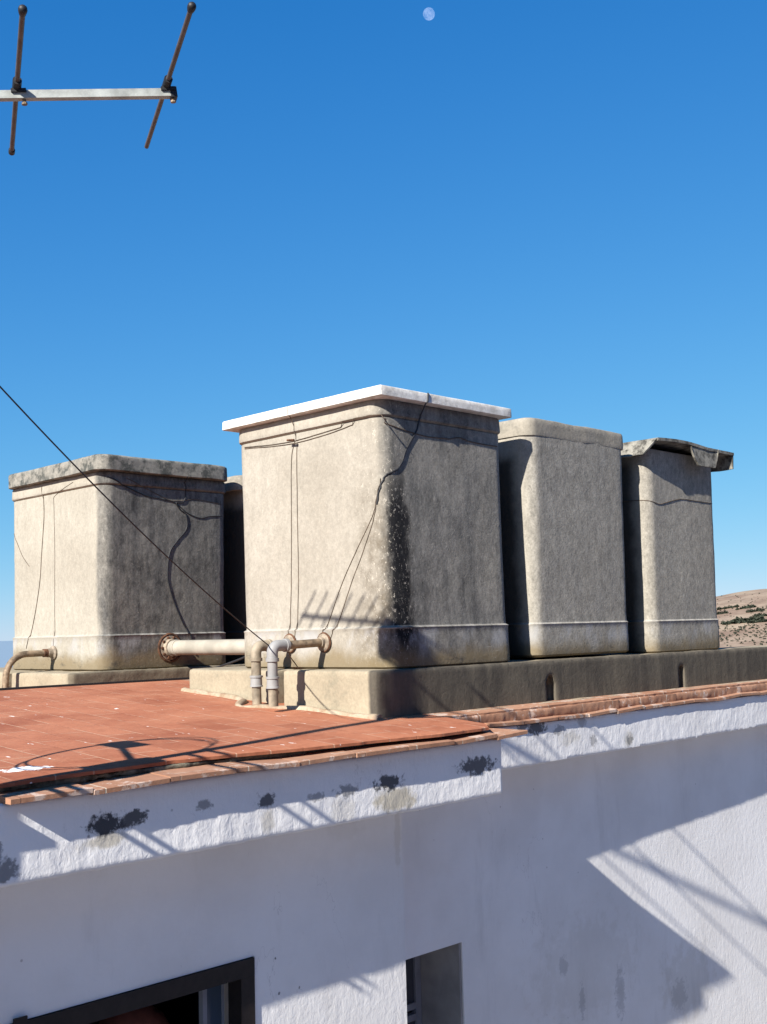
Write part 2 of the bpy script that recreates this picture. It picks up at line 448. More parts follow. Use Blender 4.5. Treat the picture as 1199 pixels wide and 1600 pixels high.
M['rustpale'] = plain('pale_rusty_flange', (.24, .195, .145), .8, .1, .4, 30, bump=.003)
M['iron'] = plain('corroded_steel', (.20, .15, .10), .7, .3, .5, 25, bump=.003)
M['wire'] = plain('rusted_wire', (.10, .075, .055), .8, .2, .3, 20)
M['cable'] = plain('black_cable', (.018, .018, .02), .6, 0, .2, 20)
M['alu'] = plain('oxidised_aluminium', (.33, .345, .32), .6, .3, .22, 22)
M['rod'] = plain('tarnished_rod', (.105, .09, .084), .5, .4, .2, 25)
M['blackpl'] = plain('black_plastic', (.012, .012, .014), .55, 0, .2, 20)
M['galv'] = plain('galvanised_pole', (.42, .43, .43), .5, .6, .15, 14)
M['frame'] = plain('dark_brown_frame', (.012, .008, .007), .6, 0, .3, 30)
M['dark'] = plain('dark_interior', (.010, .009, .009), .95, 0, .2, 4)
M['sash'] = plain('pale_blue_sash', (.20, .215, .25), .6, 0, .1, 12)
M['jar'] = plain('dim_clay', (.30, .10, .075), .7, 0, .25, 9)
M['blocker_tint'] = plain('shade_tint', (.58, .47, .58), .9, 0, .15, 3)  # tint for the shaded wall, carried by the house added behind the viewer
M['pave'] = plain('grey_paving', (.20, .185, .19), .9, 0, .2, 3)
M['reveal_shade'] = plain('shaded_reveal', (.30, .29, .28), .9, 0, .2, 5, .2)  # shade of the window recess put into this grey

def glass_mat(name, c):
    b = NB(name)
    f = b.noise(2.0, 3)
    m = b.finish(b.mix(f, tuple(x*.8 for x in c), tuple(x*1.2 for x in c)), .12, None, spec=.6)
    return m
M['glass'] = glass_mat('bluish_glass', (.05, .075, .11))  # flat bluish base colour, slightly mottled
M['glass2'] = glass_mat('dark_glass', (.05, .055, .07))

# ------------------------------------------------------------------ roof geometry
def rz(y): return -.388+.07*(y-3.71)       # top of the tiled roof

# ---- the white building
bld = thing('white_building', 'whitewashed building with a red tiled flat roof, stepped cornice and dark window', 'building', (3.6, 3.6, -2.6))

def wall_hole(x0, x1, z0, z1, y0, y1, hole):
    """vertical wall panel with one rectangular opening"""
    hx0, hx1, hz0, hz1 = hole
    bm = bmesh.new()
    xs, zs = [x0, hx0, hx1, x1], [z0, hz0, hz1, z1]
    g = {}
    for yi, y in ((0, y0), (1, y1)):
        for i, x in enumerate(xs):
            for j, z in enumerate(zs): g[yi, i, j] = bm.verts.new((x, y, z))
    for i in range(3):
        for j in range(3):
            if (i, j) == (1, 1): continue
            bm.faces.new((g[0, i, j], g[0, i+1, j], g[0, i+1, j+1], g[0, i, j+1]))
            bm.faces.new((g[1, i, j], g[1, i, j+1], g[1, i+1, j+1], g[1, i+1, j]))
    def q(a, b): bm.faces.new((g[0, *a], g[0, *b], g[1, *b], g[1, *a]))
    for i in range(3): q((i, 0), (i+1, 0)); q((i, 3), (i+1, 3)); q((0, i), (0, i+1)); q((3, i), (3, i+1))
    q((1, 1), (2, 1)); q((1, 2), (2, 2)); q((1, 1), (1, 2)); q((2, 1), (2, 2))
    return bm

ZB = -12.0                                  # foot of the building
obj('wall', wall_hole(-.8, 3.527, ZB, -.735, 3.432, 3.70, (1.54, 2.735, -2.24, -1.1704)), M['wall_l'], bld, 0)
obj('wall', wall_hole(3.50, 10.5, ZB, -.672, 3.728, 4.008, (3.60, 4.215, -2.5, -1.470)), M['wall_r'], bld, 0)
bm = bmesh.new(); box(bm, 10.25, 10.5, 3.985, 10.0, ZB, -.5)
obj('wall', bm, M['wall_r'], bld, 0)

# cornices: rough lumps of whitewashed plaster, lower edge wavering
def cornice(x0, x1, yf, y1, z0, z1, seed, drift=0.0):
    bm = bmesh.new()
    nx = int((x1-x0)/.03); rows = []
    for i in range(nx+1):
        x = x0+(x1-x0)*i/nx
        w = .003*fbm((x+seed, 0, 0), 3)+.003*fbm((x+seed, 5, 0), 13)+.005*fbm((x+seed, 9, 0), 40)
        y0 = yf+drift*(x-x0)
        rows.append([bm.verts.new(p) for p in ((x, y0, z0+w), (x, y1, z0+w*.4), (x, y1, z1), (x, y0, z1))])
    for A, B in zip(rows, rows[1:]):
        for j in range(4): bm.faces.new((A[j], A[(j+1) % 4], B[(j+1) % 4], B[j]))
    bm.faces.new(rows[0]); bm.faces.new(rows[-1][::-1])
    return worn(bm, .010, (.0022, .0010), seed)
link('cornice', cornice(-.8, 3.945, 3.222, 3.727, -.716, -.475, 0), M['cornice_l'], bld, 50)
link('cornice', cornice(3.90, 10.5, 3.536, 3.735, -.677, -.474, 31, .0145), M['cornice_r'], bld, 50)

# upper tile layer with a broken front edge
def tiled_slab(edge, back, thick, seed):
    """edge: front polyline (x, y); back: y. follows the roof slope"""
    bm = bmesh.new()
    xs = []
    for (xa, ya), (xb, yb) in zip(edge, edge[1:]):
        n = max(1, int((xb-xa)/.02))
        for k in range(n): xs.append((xa+(xb-xa)*k/n, ya+(yb-ya)*k/n))
    xs.append(edge[-1])
    rows = []
    for (x, y) in xs:
        j = .006*noise.noise(Vector((math.floor((x+seed)/.142)*7.3, 1.5, 0)))+.004*fbm((x+seed, 0, 0), 22)
        yy = y+j
        dz = .002*fbm((x+seed, 2, 0), 3)
        r = [(x, yy, rz(yy)-thick), (x, yy-.0005, rz(yy)-.003+dz), (x, yy+.004, rz(yy)+dz)]
        for k in range(1, 9):
            t = yy+(back-yy)*k/8; r.append((x, t, rz(t)+.0025*fbm((x, t, seed), 1.7)))
        r.append((x, back, rz(back)-thick))
        rows.append([bm.verts.new(p) for p in r])
    n = len(rows[0])
    for A, B in zip(rows, rows[1:]):
        for j in range(n): bm.faces.new((A[j], A[(j+1) % n], B[(j+1) % n], B[j]))
    bm.faces.new(rows[0]); bm.faces.new(rows[-1][::-1])
    return bm
edge = [(-.8, 3.27), (1.70, 3.262), (2.0, 3.29), (2.30, 3.312), (2.6, 3.285), (2.85, 3.255), (3.2, 3.235), (3.55, 3.205), (3.86, 3.222), (3.93, 3.30), (3.955, 3.56)]
obj('roof_tiles', tiled_slab(edge, 5.60, .014, 0), M['tiles'], bld, 35)
obj('roof_tiles', tiled_slab([(3.957, 3.562), (5.2, 3.588), (6.9, 3.612), (10.5, 3.67)], 5.60, .014, 5), M['eave'], bld, 35)

# lower eave course: single thin tiles, each slightly out of line
def eave_course(x0, x1, yf, yb, z, step, seed, drift=0.0, cut=0.0):
    bm = bmesh.new(); rnd = random.Random(seed); x = x0
    while x < x1-.03:
        w = min(step*rnd.uniform(.96, 1.02), x1-x)
        n = 9; top = []; bot = []
        dy = rnd.uniform(-.003, .003); dz = rnd.uniform(-.003, .003); tl = rnd.uniform(-.012, .012)
        P = []
        for i in range(n+1):
            xx = x+.002+(w-.004)*i/n
            e = yf+drift*(xx-x0)+dy+.0018*fbm((xx, seed, 0), 30)+.002*max(0, fbm((xx, seed, 4), 55))
            zz = z+dz+tl*(i/n-.5)
            P.append([bm.verts.new(p) for p in ((xx, e, zz-.016), (xx, e, zz-.002), (xx, e+.003, zz), (xx, yb, zz+.012), (xx, yb, zz-.016))])
        if cut and x+w > x1-.04:                      # the last tile is broken off at a slant
            for i, q in enumerate(P):
                for v in q[3:]: v.co.x -= cut*i/n
        for A, B in zip(P, P[1:]):
            for j in range(5): bm.faces.new((A[j], A[(j+1) % 5], B[(j+1) % 5], B[j]))
        bm.faces.new(P[0]); bm.faces.new(P[-1][::-1])
        x += w
    return bm
obj('eave_tiles', eave_course(1.645, 4.075, 3.178, 3.42, -.456, .28, 3, 0.0, .11), M['eave'], bld, 30)
obj('eave_tiles', eave_course(3.952, 10.5, 3.519, 3.67, -.455, .28, 8, .0145), M['eave'], bld, 30)
# crumbling bed of mortar between the two courses
bm = bmesh.new(); box(bm, -.8, 3.93, 3.30, 3.52, -.455, -.428)
mo = worn(bm, .010, (.016, .010), 3)
link('mortar_bed', mo, M['mortar'], bld, 60)
bm = bmesh.new()
for k in range(32): box(bm, 3.97+.2*k, 4.18+.2*k, 3.552+.0029*k, 3.70, -.460, -.409)
link('mortar_bed', worn(bm, .010, (.004, .0025), 13), M['eave'], bld, 60)
bm = bmesh.new(); rows = []
pts = [Vector((3.98+6.4*i/160, 3.652, -.398+.0)) for i in range(161)]
for p in pts:
    p.y += .010*fbm(p, 5); p.z += .006*fbm(p, 7)-.004
tube(bm, pts, [.011+.007*fbm(p, 9) for p in pts], 8)
obj('mortar_fillet', bm, M['cream_mortar'], bld, 60)
# mortar skirt round the plinth foot on the roof side
bm = bmesh.new(); pts = [Vector((3.64, 3.66, -.394)), Vector((3.615, 3.80, -.384)), Vector((3.60, 4.1, -.364)), Vector((3.52, 4.25, -.355)), Vector((3.44, 4.4, -.345)), Vector((3.6, 4.6, -.328)), Vector((3.62, 5.1, -.295))]
pts = smooth_pts(pts, 10)
tube(bm, pts, [.020+.014*fbm(p, 8) for p in pts], 8)
obj('mortar_fillet', bm, M['cream_mortar'], bld, 60)
# roof deck under the tiles and the lower flat roof behind the ridge
bm = bmesh.new(); box(bm, -.8, 10.24, 3.73, 5.58, -.68, -.44)
obj('roof_deck', bm, M['dark'], bld, 0)
bm = bmesh.new(); box(bm, -.8, 10.24, 5.66, 10.0, -.60, -.315)
obj('rear_roof', bm, M['tiles'], bld, 0)
bm = bmesh.new(); box(bm, -.8, 3.4, 8.6, 8.85, -.31, -.225, bev=.01)
obj('parapet', bm, M['wall_r'], bld, 30)

bm = bmesh.new(); box(bm, -.8, 4.05, 5.602, 5.625, -.34, rz(5.6)+.012)
obj('gap_shadow_strip', bm, M['cable'], bld, 0)  # black strip stands in for the shadow gap along the roof's back edge

# left window
bm = bmesh.new()
box(bm, 1.5464, 2.7307, 3.4240, 3.5020, -1.2351, -1.1732)                 # head
box(bm, 2.6688, 2.7307, 3.4245, 3.5020, -2.2447, -1.2361)                 # right jamb
box(bm, 1.5493, 1.6112, 3.4245, 3.5020, -2.2447, -1.2361)
box(bm, 1.6122, 2.6678, 3.4245, 3.5020, -2.2447, -2.1849)
box(bm, 1.7859, 1.8308, 3.4160, 3.4235, -1.1972, -1.1553)
win = obj('window', bm, M['frame'], bld, 0)
bm = bmesh.new(); box(bm, 2.5820, 2.6508, 3.5200, 3.5250, -2.1799, -1.2590)
obj('pane', bm, M['glass'], win, 0)
bm = bmesh.new(); box(bm, 2.5630, 2.5810, 3.5120, 3.5370, -2.1799, -1.2471); box(bm, 2.6509, 2.6583, 3.5130, 3.5360, -2.1799, -1.2471)
box(bm, 2.5811, 2.6508, 3.5130, 3.5360, -1.2590, -1.2481)
obj('sash', bm, M['sash'], win, 0)
# the dark room behind it
bm = bmesh.new(); box(bm, 1.2, 3.2, 3.725, 5.2, -2.3, -.8)
room = obj('room', bm, M['dark'], bld, 0)
for p in list(room.data.polygons):
    pass
bm = bmesh.new(); bm.from_mesh(room.data)
f = [f for f in bm.faces if f.normal.y < -.9]; bmesh.ops.delete(bm, geom=f, context='FACES')
bm.to_mesh(room.data); bm.free()
bm = bmesh.new(); box(bm, 1.25, 3.15, 3.73, 4.6, -1.86, -1.82)
obj('shelf', bm, M['dark'], bld, 0)

# right window in its deep reveal
bm = bmesh.new(); box(bm, 3.45, 4.35, 4.016, 4.06, -2.6, -1.40)
rv = obj('recess_back', bm, M['frame'], bld, 0)
bm = bmesh.new()
for (a, c, d, e) in ((4.157, 4.196, -2.5, -1.474), (3.61, 4.1565, -1.515, -1.474), (3.61, 4.1565, -1.810, -1.780), (3.61, 4.1565, -1.862, -1.832)):
    box(bm, a, c, 3.983, 4.013, d, e)
win2 = obj('window', bm, M['sash'], bld, 0)
bm = bmesh.new(); box(bm, 3.62, 4.156, 3.994, 3.998, -1.781, -1.516); obj('pane', bm, M['glass2'], win2, 0)
bm = bmesh.new(); box(bm, 3.62, 4.156, 3.994, 3.998, -2.5, -1.863); obj('pane', bm, M['glass2'], win2, 0)
bm = bmesh.new(); box(bm, 4.200, 4.2145, 3.736, 4.012, -2.49, -1.4715)
obj('reveal_shade', bm, M['reveal_shade'], bld, 0)  # thin panel added to carry the darkened reveal colour

# jar behind the dark window
bm = bmesh.new()
lathe(bm, (2.57, 3.98, -1.82), (0, 0, 1), [(0, .10), (.02, .13), (.12, .165), (.22, .17), (.30, .155), (.36, .12), (.395, .075), (.41, .03), (.412, .001)], 32)
j = obj('clay_jar', bm, M['jar'], None, 40)
tag(j, 'dim reddish rounded clay jar standing inside the dark window at lower left', 'jar')

# ------------------------------------------------------------------ plinths
bm = bmesh.new()
# rounded left end in plan
loop = rrect(3.632, 10.1, 3.68, 5.09, .035, 2, 4)
A = [bm.verts.new((x, y, -.47)) for x, y, _, _ in loop]; B = [bm.verts.new((x, y, -.178)) for x, y, _, _ in loop]
for i in range(len(A)): bm.faces.new((A[i], A[(i+1) % len(A)], B[(i+1) % len(A)], B[i]))
bm.faces.new(A[::-1]); bm.faces.new(B)
c1 = bmesh.new(); box(c1, 3.4, 3.95, 4.305, 4.380, -.6, -.1)
c4 = bmesh.new(); tube(c4, [(4.930, 3.5, -.290), (4.930, 4.21, -.290)], .033, 12)
c2 = bmesh.new(); box(c2, 4.893, 4.972, 3.5, 4.2, -.6, -.290)
c5 = bmesh.new(); box(c5, 6.90, 11, 3.91, 6, -.7, .2)
c3 = bmesh.new(); box(c3, 6.205, 6.268, 3.5, 4.2, -.6, -.262)
pm = worn(bm, .0125, (.004, .0008), 0, (c1, c2, c4, c3, c5))
pl = link('tank_plinth', pm, M['plinth'], None, 45)
tag(pl, 'long grimy concrete plinth with drain slots under the front row of tanks', 'plinth')
bm = bmesh.new()
loop = rrect(3.545, 9.0, 6.12, 8.2, .03, 2, 4)
A = [bm.verts.new((x, y, -.34)) for x, y, _, _ in loop]; B = [bm.verts.new((x, y, -.203)) for x, y, _, _ in loop]
for i in range(len(A)): bm.faces.new((A[i], A[(i+1) % len(A)], B[(i+1) % len(A)], B[i]))
bm.faces.new(A[::-1]); bm.faces.new(B)
c1 = bmesh.new(); box(c1, 3.3, 3.8, 6.85, 6.90, -.5, -.1)
pm = worn(bm, .0125, (.005, .0025), 9, (c1,))
pl = link('tank_plinth', pm, M['plinth_back'], None, 45)
tag(pl, 'low concrete plinth under the left tank behind the roof edge', 'plinth')

# ------------------------------------------------------------------ tanks
def tank_body(root, rect, r, mat, zb, ledge, ztop, taper, seed, ne=20, rim=True, foot=.012, lean=(0, 0)):
    L = [(zb, foot-.018), (zb+.012, foot-.002)]+lv(zb+.03, ledge-.012, foot, foot, 6)+[(ledge-.009, foot+.002), (ledge-.005, foot+.003), (ledge+.002, .001)]
    if rim:
        L += lv(ledge+.03, ztop-.11, 0, taper, 26)
        L += [(ztop-.086, taper), (ztop-.082, taper-.005), (ztop-.078, taper+.004), (ztop-.073, taper+.011)]
        L += lv(ztop-.065, ztop-.008, taper+.013, taper+.010, 4)+[(ztop, taper+.004)]
    else:
        L += lv(ledge+.03, ztop-.02, 0, taper, 28)+[(ztop-.006, taper), (ztop, taper-.01)]
    bm = loft(L, rect, r, (.0035, .0014), seed, None, ne, 8, True, lean)
    return obj('body', bm, mat, root, 40)

LEDGE = .016
# main tank, white slab on top
t1 = thing('water_tank', 'large cement tank with a flat white slab lid and a black mouldy corner', 'water tank', (4.19, 4.22, -.178), 'cement water tanks on the roof')
tank_body(t1, (3.768, 4.657, 3.715, 4.795), .068, M['tank_main'], -.180, LEDGE, 1.080, .008, 0, 20, True, .012, (.020, .034))
bm = loft([(1.0805, -.01), (1.0807, 0), (1.083, .004)]+lv(1.088, 1.124, .004, .003, 2)+[(1.128, 0), (1.130, -.006)], (3.728, 4.688, 3.688, 4.88), .006, (.003, .001), 2, None, 24, 3)
obj('lid', bm, M['lid_white'], t1, 40)
# middle tank, rounded skirted lid
t2 = thing('water_tank', 'plain grey cement tank with a rounded lid, second from right in the front row', 'water tank', (5.34, 4.25, -.178), 'cement water tanks on the roof')
tank_body(t2, (4.892, 5.790, 3.735, 4.78), .060, M['tank_mid'], -.164, LEDGE, 1.06, .014, 9, 20, False, .006)
def skirt_lid(rect, z0, z1, r, seed, mat, root):
    L = [(z0+.02, -.02), (z0, -.012), (z0+.004, .0)]+lv(z0+.012, z1-.016, .001, .0, 4)+[(z1-.005, -.005), (z1, -.018), (z1+.006, -.25)]
    return obj('lid', loft(L, rect, r, (.006, .002), seed, .004, 20, 8), mat, root, 40)
skirt_lid((4.872, 5.815, 3.717, 4.82), 1.016, 1.116, .065, 40, M['lid_grey'], t2)
# far tank with the broken lid
t3 = thing('water_tank', 'rightmost cement tank whose thin lid is broken open and overhangs to the right', 'water tank', (6.43, 4.25, -.178), 'cement water tanks on the roof')
tank_body(t3, (6.03, 6.835, 3.735, 4.78), .062, M['tank_far'], -.180, LEDGE, 1.055, .014, 17, 20, False, .008)
def broken_lid(root):
    bm = bmesh.new()
    x0, x1, y0, y1, zt = 5.945, 6.945, 3.632, 4.82, 1.104
    th = .018
    # top plate, slightly dished, ragged front edge
    n = 40; P = []
    for i in range(n+1):
        x = x0+.075+(x1-x0-.075)*i/n
        e = y0+.004*fbm((x, 0, 0), 9)+.002*fbm((x, 3, 0), 40)
        z = zt+.014*math.sin(min(1, i/n*1.6)*3.1)-.010*(i/n)
        P.append([bm.verts.new(p) for p in ((x, e, z-th), (x, e, z), (x, y1, z), (x, y1, z-th))])
    for A_, B_ in zip(P, P[1:]):
        for j_ in range(4): bm.faces.new((A_[j_], A_[(j_+1) % 4], B_[(j_+1) % 4], B_[j_]))
    bm.faces.new(P[0]); bm.faces.new(P[-1][::-1])
    # left skirt, sloping out, its front end broken back at a slant
    def skirt(pts_top, pts_bot, t):
        rows = []
        for a, b_ in zip(pts_top, pts_bot):
            a, b_ = Vector(a), Vector(b_); t_ = Vector(t)
            rows.append([bm.verts.new(p) for p in (a, b_, b_+t_, a+t_)])
        for A_, B_ in zip(rows, rows[1:]):
            for j_ in range(4): bm.faces.new((A_[j_], A_[(j_+1) % 4], B_[(j_+1) % 4], B_[j_]))
        bm.faces.new(rows[0]); bm.faces.new(rows[-1][::-1])
    ys = [y0+.004+(y1-y0)*i/24 for i in range(25)]
    skirt([(x0+.074, y, zt-.001+.002*fbm((y, 0, 0), 9)) for y in ys],
          [(x0-.004+.004*fbm((y, 1, 0), 7), max(y, y0+.06) if y < y0+.06 else y, 1.004+.006*fbm((y, 2, 0), 12)) for y in ys], (.013, 0, -.004))
    # remnant of the front skirt, arched left end
    xs_ = [6.40+(6.735-6.40)*i/26 for i in range(27)]
    def low(x):
        u = (x-6.40)/.09
        a = 1.09-.125*min(1, max(0, u))**.6
        v = (6.735-x)/.05
        return max(a, 1.10-.125*min(1, max(0, v))**.7)+.003*fbm((x, 0, 0), 40)
    skirt([(x, y0+.006, zt-.016) for x in xs_], [(x, y0-.004, low(x)-.002) for x in xs_], (0, .013, 0))
    # right skirt
    skirt([(x1-.002, y, zt-.013) for y in ys], [(x1-.012, y, 0.985+.005*fbm((y, 7, 0), 9)) for y in ys], (-.012, 0, 0))
    return obj('lid', bm, M['lid_broken'], root, 35)
broken_lid(t3)
# left tank, lichen-covered lid
t4 = thing('water_tank', 'leftmost cement tank with a lichen-blackened lid and dark stained side', 'water tank', (4.26, 6.73, -.2), 'cement water tanks on the roof')
tank_body(t4, (3.80, 4.742, 6.18, 7.345), .068, M['tank_left'], -.205, LEDGE, 1.02, .010, 23)
L = [(1.021, -.01), (1.022, .0), (1.026, .004)]+lv(1.034, 1.105, .004, .004, 5)+[(1.113, .001), (1.119, -.008), (1.121, -.02)]
obj('lid', loft(L, (3.742, 4.74, 6.125, 7.33), .075, (.006, .003), 50, .003, 20, 8), M['lid_mould'], t4, 40)
t5 = thing('water_tank', 'mostly hidden tank in the dark gap right of the leftmost tank', 'water tank', (5.35, 6.75, -.2), 'cement water tanks on the roof')
tank_body(t5, (4.93, 5.80, 6.20, 7.27), .075, M['tank_back'], -.205, LEDGE, 1.02, .004, 29, 20, False)
skirt_lid((4.86, 5.84, 6.185, 7.31), .98, 1.085, .08, 60, M['lid_grey'], t5)

# ------------------------------------------------------------------ pipes
def elbow_pipe(root, start, xturn, zend, r, rb, mat, mat2=None):
    """horizontal from start towards -X, then a bend down"""
    x, y, z = start
    pts = [Vector((x, y, z)), Vector((xturn+rb, y, z-.004))]
    for k in range(1, 9):
        a = math.pi/2*k/8
        pts.append(Vector((xturn+rb-rb*math.sin(a), y, z-.004-rb+rb*math.cos(a))))
    pts.append(Vector((xturn, y, zend)))
    return pts

def supply(name, label, y, xt, zb, z0, mats):
    root = thing(name, label, 'pipe', (xt, y, zb), 'pipes out of the front tank')
    r = .0195
    bm = bmesh.new(); tube(bm, [(3.76, y, z0), (xt+.075, y, z0-.008)], r, 16)
    obj('pipe_run', bm, mats[0], root, 40)
    bm = bmesh.new(); rb = .035
    pts = [Vector((xt+.085, y, z0-.008)), Vector((xt+rb, y, z0-.008))]
    for k in range(1, 9):
        a = math.pi/2*k/8; pts.append(Vector((xt+rb-rb*math.sin(a), y, z0-.008-rb+rb*math.cos(a))))
    pts.append(Vector((xt, y, z0-.075)))
    tube(bm, pts, .0265, 18)
    lathe(bm, (xt+.072, y, z0-.008), (1, 0, 0), [(0, .0265), (.0005, .031), (.016, .031), (.0165, .0265)], 18)
    lathe(bm, (xt, y, z0-.064), (0, 0, -1), [(0, .0265), (.0005, .031), (.016, .031), (.0165, .0265)], 18)
    obj('elbow', bm, mats[1], root, 40)
    bm = bmesh.new(); tube(bm, [(xt, y, z0-.07), (xt, y, z0-.165)], .0235, 16); obj('riser', bm, mats[1], root, 40)
    bm = bmesh.new()
    lathe(bm, (xt, y, z0-.148), (0, 0, -1), [(0, .024), (.001, .032), (.010, .032), (.011, .0275), (.046, .0285), (.048, .031), (.054, .031), (.055, .02)], 18)
    obj('coupling', bm, M['pvc_grey'], root, 40)
    bm = bmesh.new(); tube(bm, [(xt, y, z0-.19), (xt+.003, y, zb)], .0225, 16); obj('riser', bm, mats[2], root, 40)
    bm = bmesh.new()
    lathe(bm, (3.752, y, z0), (-1, 0, 0), [(0, .040), (.012, .042), (.018, .034), (.020, .026), (.034, .025), (.035, .018)], 20)
    obj('flange', bm, M['rustpale'], root, 40)
    bm = bmesh.new()
    pts = [Vector((3.745, y+.043*math.cos(a), z0+.043*math.sin(a))) for a in [2*math.pi*k/20 for k in range(21)]]
    tube(bm, pts, .006, 6); obj('seal', bm, M['rust'], root, 40)
    return root
supply('supply_pipe', 'right one of the twin bent pipes at the front tank, with a pale grey elbow', 4.133, 3.425, -.333, -.050, (M['iron'], M['pvc_grey'], M['pvc_old']))
supply('supply_pipe', 'left one of the twin bent pipes at the front tank, with a tan elbow', 4.385, 3.532, -.345, -.052, (M['iron'], M['pvc_old'], M['pvc_old']))

# thick white pipe between left tank and front tank
root = thing('connecting_pipe', 'thick off-white pipe with a rusty flange joining the left tank to the front tank', 'pipe', (4.27, 5.45, -.075))
bm = bmesh.new(); tube(bm, [(4.275, 6.17, -.075), (4.275, 4.72, -.078)], .046, 24); obj('pipe_run', bm, M['pvc_white'], root, 40)
bm = bmesh.new(); lathe(bm, (4.275, 6.10, -.075), (0, -1, 0), [(0, .0465), (.001, .05), (.02, .05), (.021, .0465)], 24); obj('coupling', bm, M['pvc_white'], root, 40)
bm = bmesh.new(); lathe(bm, (4.275, 6.18, -.075), (0, -1, 0), [(0, .078), (.012, .08), (.016, .074), (.018, .058), (.045, .054), (.046, .047)], 28); fl = obj('flange', bm, M['rustpale'], root, 40)
bm = bmesh.new()
for k in range(10):
    a = 2*math.pi*k/10; bm = bmesh.new()
    lathe(bm, (4.275+.066*math.cos(a), 6.166, -.075+.066*math.sin(a)), (0, -1, 0), [(0, .009), (.012, .009), (.014, .006)], 6); obj('bolt', bm, M['rust'], fl, 0)

bm = bmesh.new()
pts = [Vector((4.275+.086*math.cos(a), 6.172, -.075+.086*math.sin(a))) for a in [2*math.pi*k/24 for k in range(25)]]
tube(bm, pts, .010, 6); obj('seal', bm, M['rust'], root, 40)

# bent pipe out of the left tank
root = thing('bent_pipe', 'corroded bent pipe leaving the left tank and turning down at the left edge', 'pipe', (3.45, 6.75, -.29))
pts = [Vector((3.80, 6.75, -.088)), Vector((3.60, 6.75, -.090))]
for k in range(1, 11):
    a = math.pi/2*k/10; pts.append(Vector((3.60-.14*math.sin(a), 6.75, -.09-.14+.14*math.cos(a))))
pts.append(Vector((3.455, 6.75, -.318)))
bm = bmesh.new(); tube(bm, pts, .0205, 14); obj('pipe_run', bm, M['iron'], root, 40)
bm = bmesh.new(); lathe(bm, (3.79, 6.75, -.088), (-1, 0, 0), [(0, .042), (.012, .044), (.02, .03), (.05, .028), (.051, .02)], 20); obj('flange', bm, M['rustpale'], root, 40)
bm = bmesh.new(); lathe(bm, (3.742, 6.75, -.088), (-1, 0, 0), [(0, .022), (.001, .026), (.03, .026), (.031, .02)], 16); obj('coupling', bm, M['rust'], root, 40)

# ------------------------------------------------------------------ wires
def fx(z): return 3.765-.010*max(0, min(1, (z-.016)/.95))-.008     # just off the sunny face of the main tank
def fxw(pts, lift=.004): return smooth_pts([(fx(z)-lift+(.016 if False else 0)-( .014 if z < .016 else 0), y*1.008, z*1.008) for y, z in pts], 6)
def bvh(objs):
    from mathutils.bvhtree import BVHTree
    V, F = [], []
    for o in objs:
        off = Vector(o.location); p = o.parent
        while p: off += Vector(p.location); p = p.parent
        n0 = len(V); V += [v.co+off for v in o.data.vertices]
        F += [[n0+i for i in p_.vertices] for p_ in o.data.polygons]
    return BVHTree.FromPolygons(V, F)
TREE = {k: bvh([c for c in t.children if c.name.startswith(('body', 'lid'))]) for k, t in (('main', t1), ('left', t4), ('far', t3))}
def hug(pts, key, lift, reach=.075):
    out = []
    for p in pts:
        co_, n_, i_, d_ = TREE[key].find_nearest(p)
        if co_ is not None and d_ < reach:
            if (p-co_).dot(n_) < 0 and n_.z < -.5: n_ = Vector((0, -1, 0))
            p = co_+n_*lift
        out.append(p)
    return out
def wire(name, label, cat, pts, r, mat, group=None, seg=6, on=None):
    if on: pts = hug([Vector(q) for q in pts], on, r*.45)
    bm = bmesh.new(); tube(bm, pts, r, seg)
    o = obj(name, bm, mat, None, 60)
    return tag(o, label, cat, group)
root = thing('tie_wire', 'thin rusty wire tied round the top of the white-lidded tank below its rim', 'wire', (3.70, 4.3, .96))
a = smooth_pts([(fx(.98)-.004, 4.758, 0.980), (fx(.96)-.004, 4.536, 0.965), (fx(.95)-.004, 4.345, 0.960), (fx(.96)-.004, 4.133, 0.973), (fx(.98)-.004, 3.951, 0.985), (fx(.98)-.002, 3.830, 0.990), (3.745, 3.712, .978), (3.80, 3.688, .965), (3.95, 3.686, .942), (4.10, 3.686, .93), (4.25, 3.686, .935), (4.33, 3.688, .948), (4.42, 3.686, .935), (4.64, 3.68, .93)], 8)
bm = bmesh.new(); tube(bm, hug(a, 'main', .002), .0024, 6); obj('strand', bm, M['wire'], root, 60)
a = smooth_pts([(fx(.95)-.004, 4.758, 0.973), (fx(.94)-.005, 4.536, 0.956), (fx(.94)-.004, 4.334, 0.948), (fx(.95)-.004, 4.082, 0.963), (fx(.97)-.004, 3.911, 0.982), (3.738, 3.76, .980)], 8)
bm = bmesh.new(); tube(bm, hug(a, 'main', .002), .0022, 6); obj('strand', bm, M['wire'], root, 60)
bm = bmesh.new(); tube(bm, hug(smooth_pts([(3.76, 4.345, .965), (3.745, 4.345, .99), (3.738, 4.345, 1.075), (3.722, 4.345, 1.10), (3.722, 4.345, 1.128)], 4), 'main', .001), .0022, 6); obj('strand', bm, M['wire'], root, 60)
bm = bmesh.new(); tube(bm, [(fx(.95)-.006, 4.370, 0.961), (fx(.94)-.006, 4.319, 0.956)], .006, 6); obj('knot', bm, M['rust'], root, 60)
wire('drop_wire', 'left of two straight wires hanging from the tie knot to the twin pipes', 'wire', fxw([(4.318, .95), (4.345, .86), (4.352, .6), (4.358, .3), (4.366, .05), (4.368, -.03)]), .0023, M['wire'], 'wires hanging down the front tank', on='main')
wire('drop_wire', 'right of two straight wires hanging from the tie knot to the twin pipes', 'wire', fxw([(4.300, .94), (4.305, .86), (4.306, .6), (4.305, .3), (4.312, .05), (4.322, -.03)]), .0023, M['wire'], 'wires hanging down the front tank', on='main')
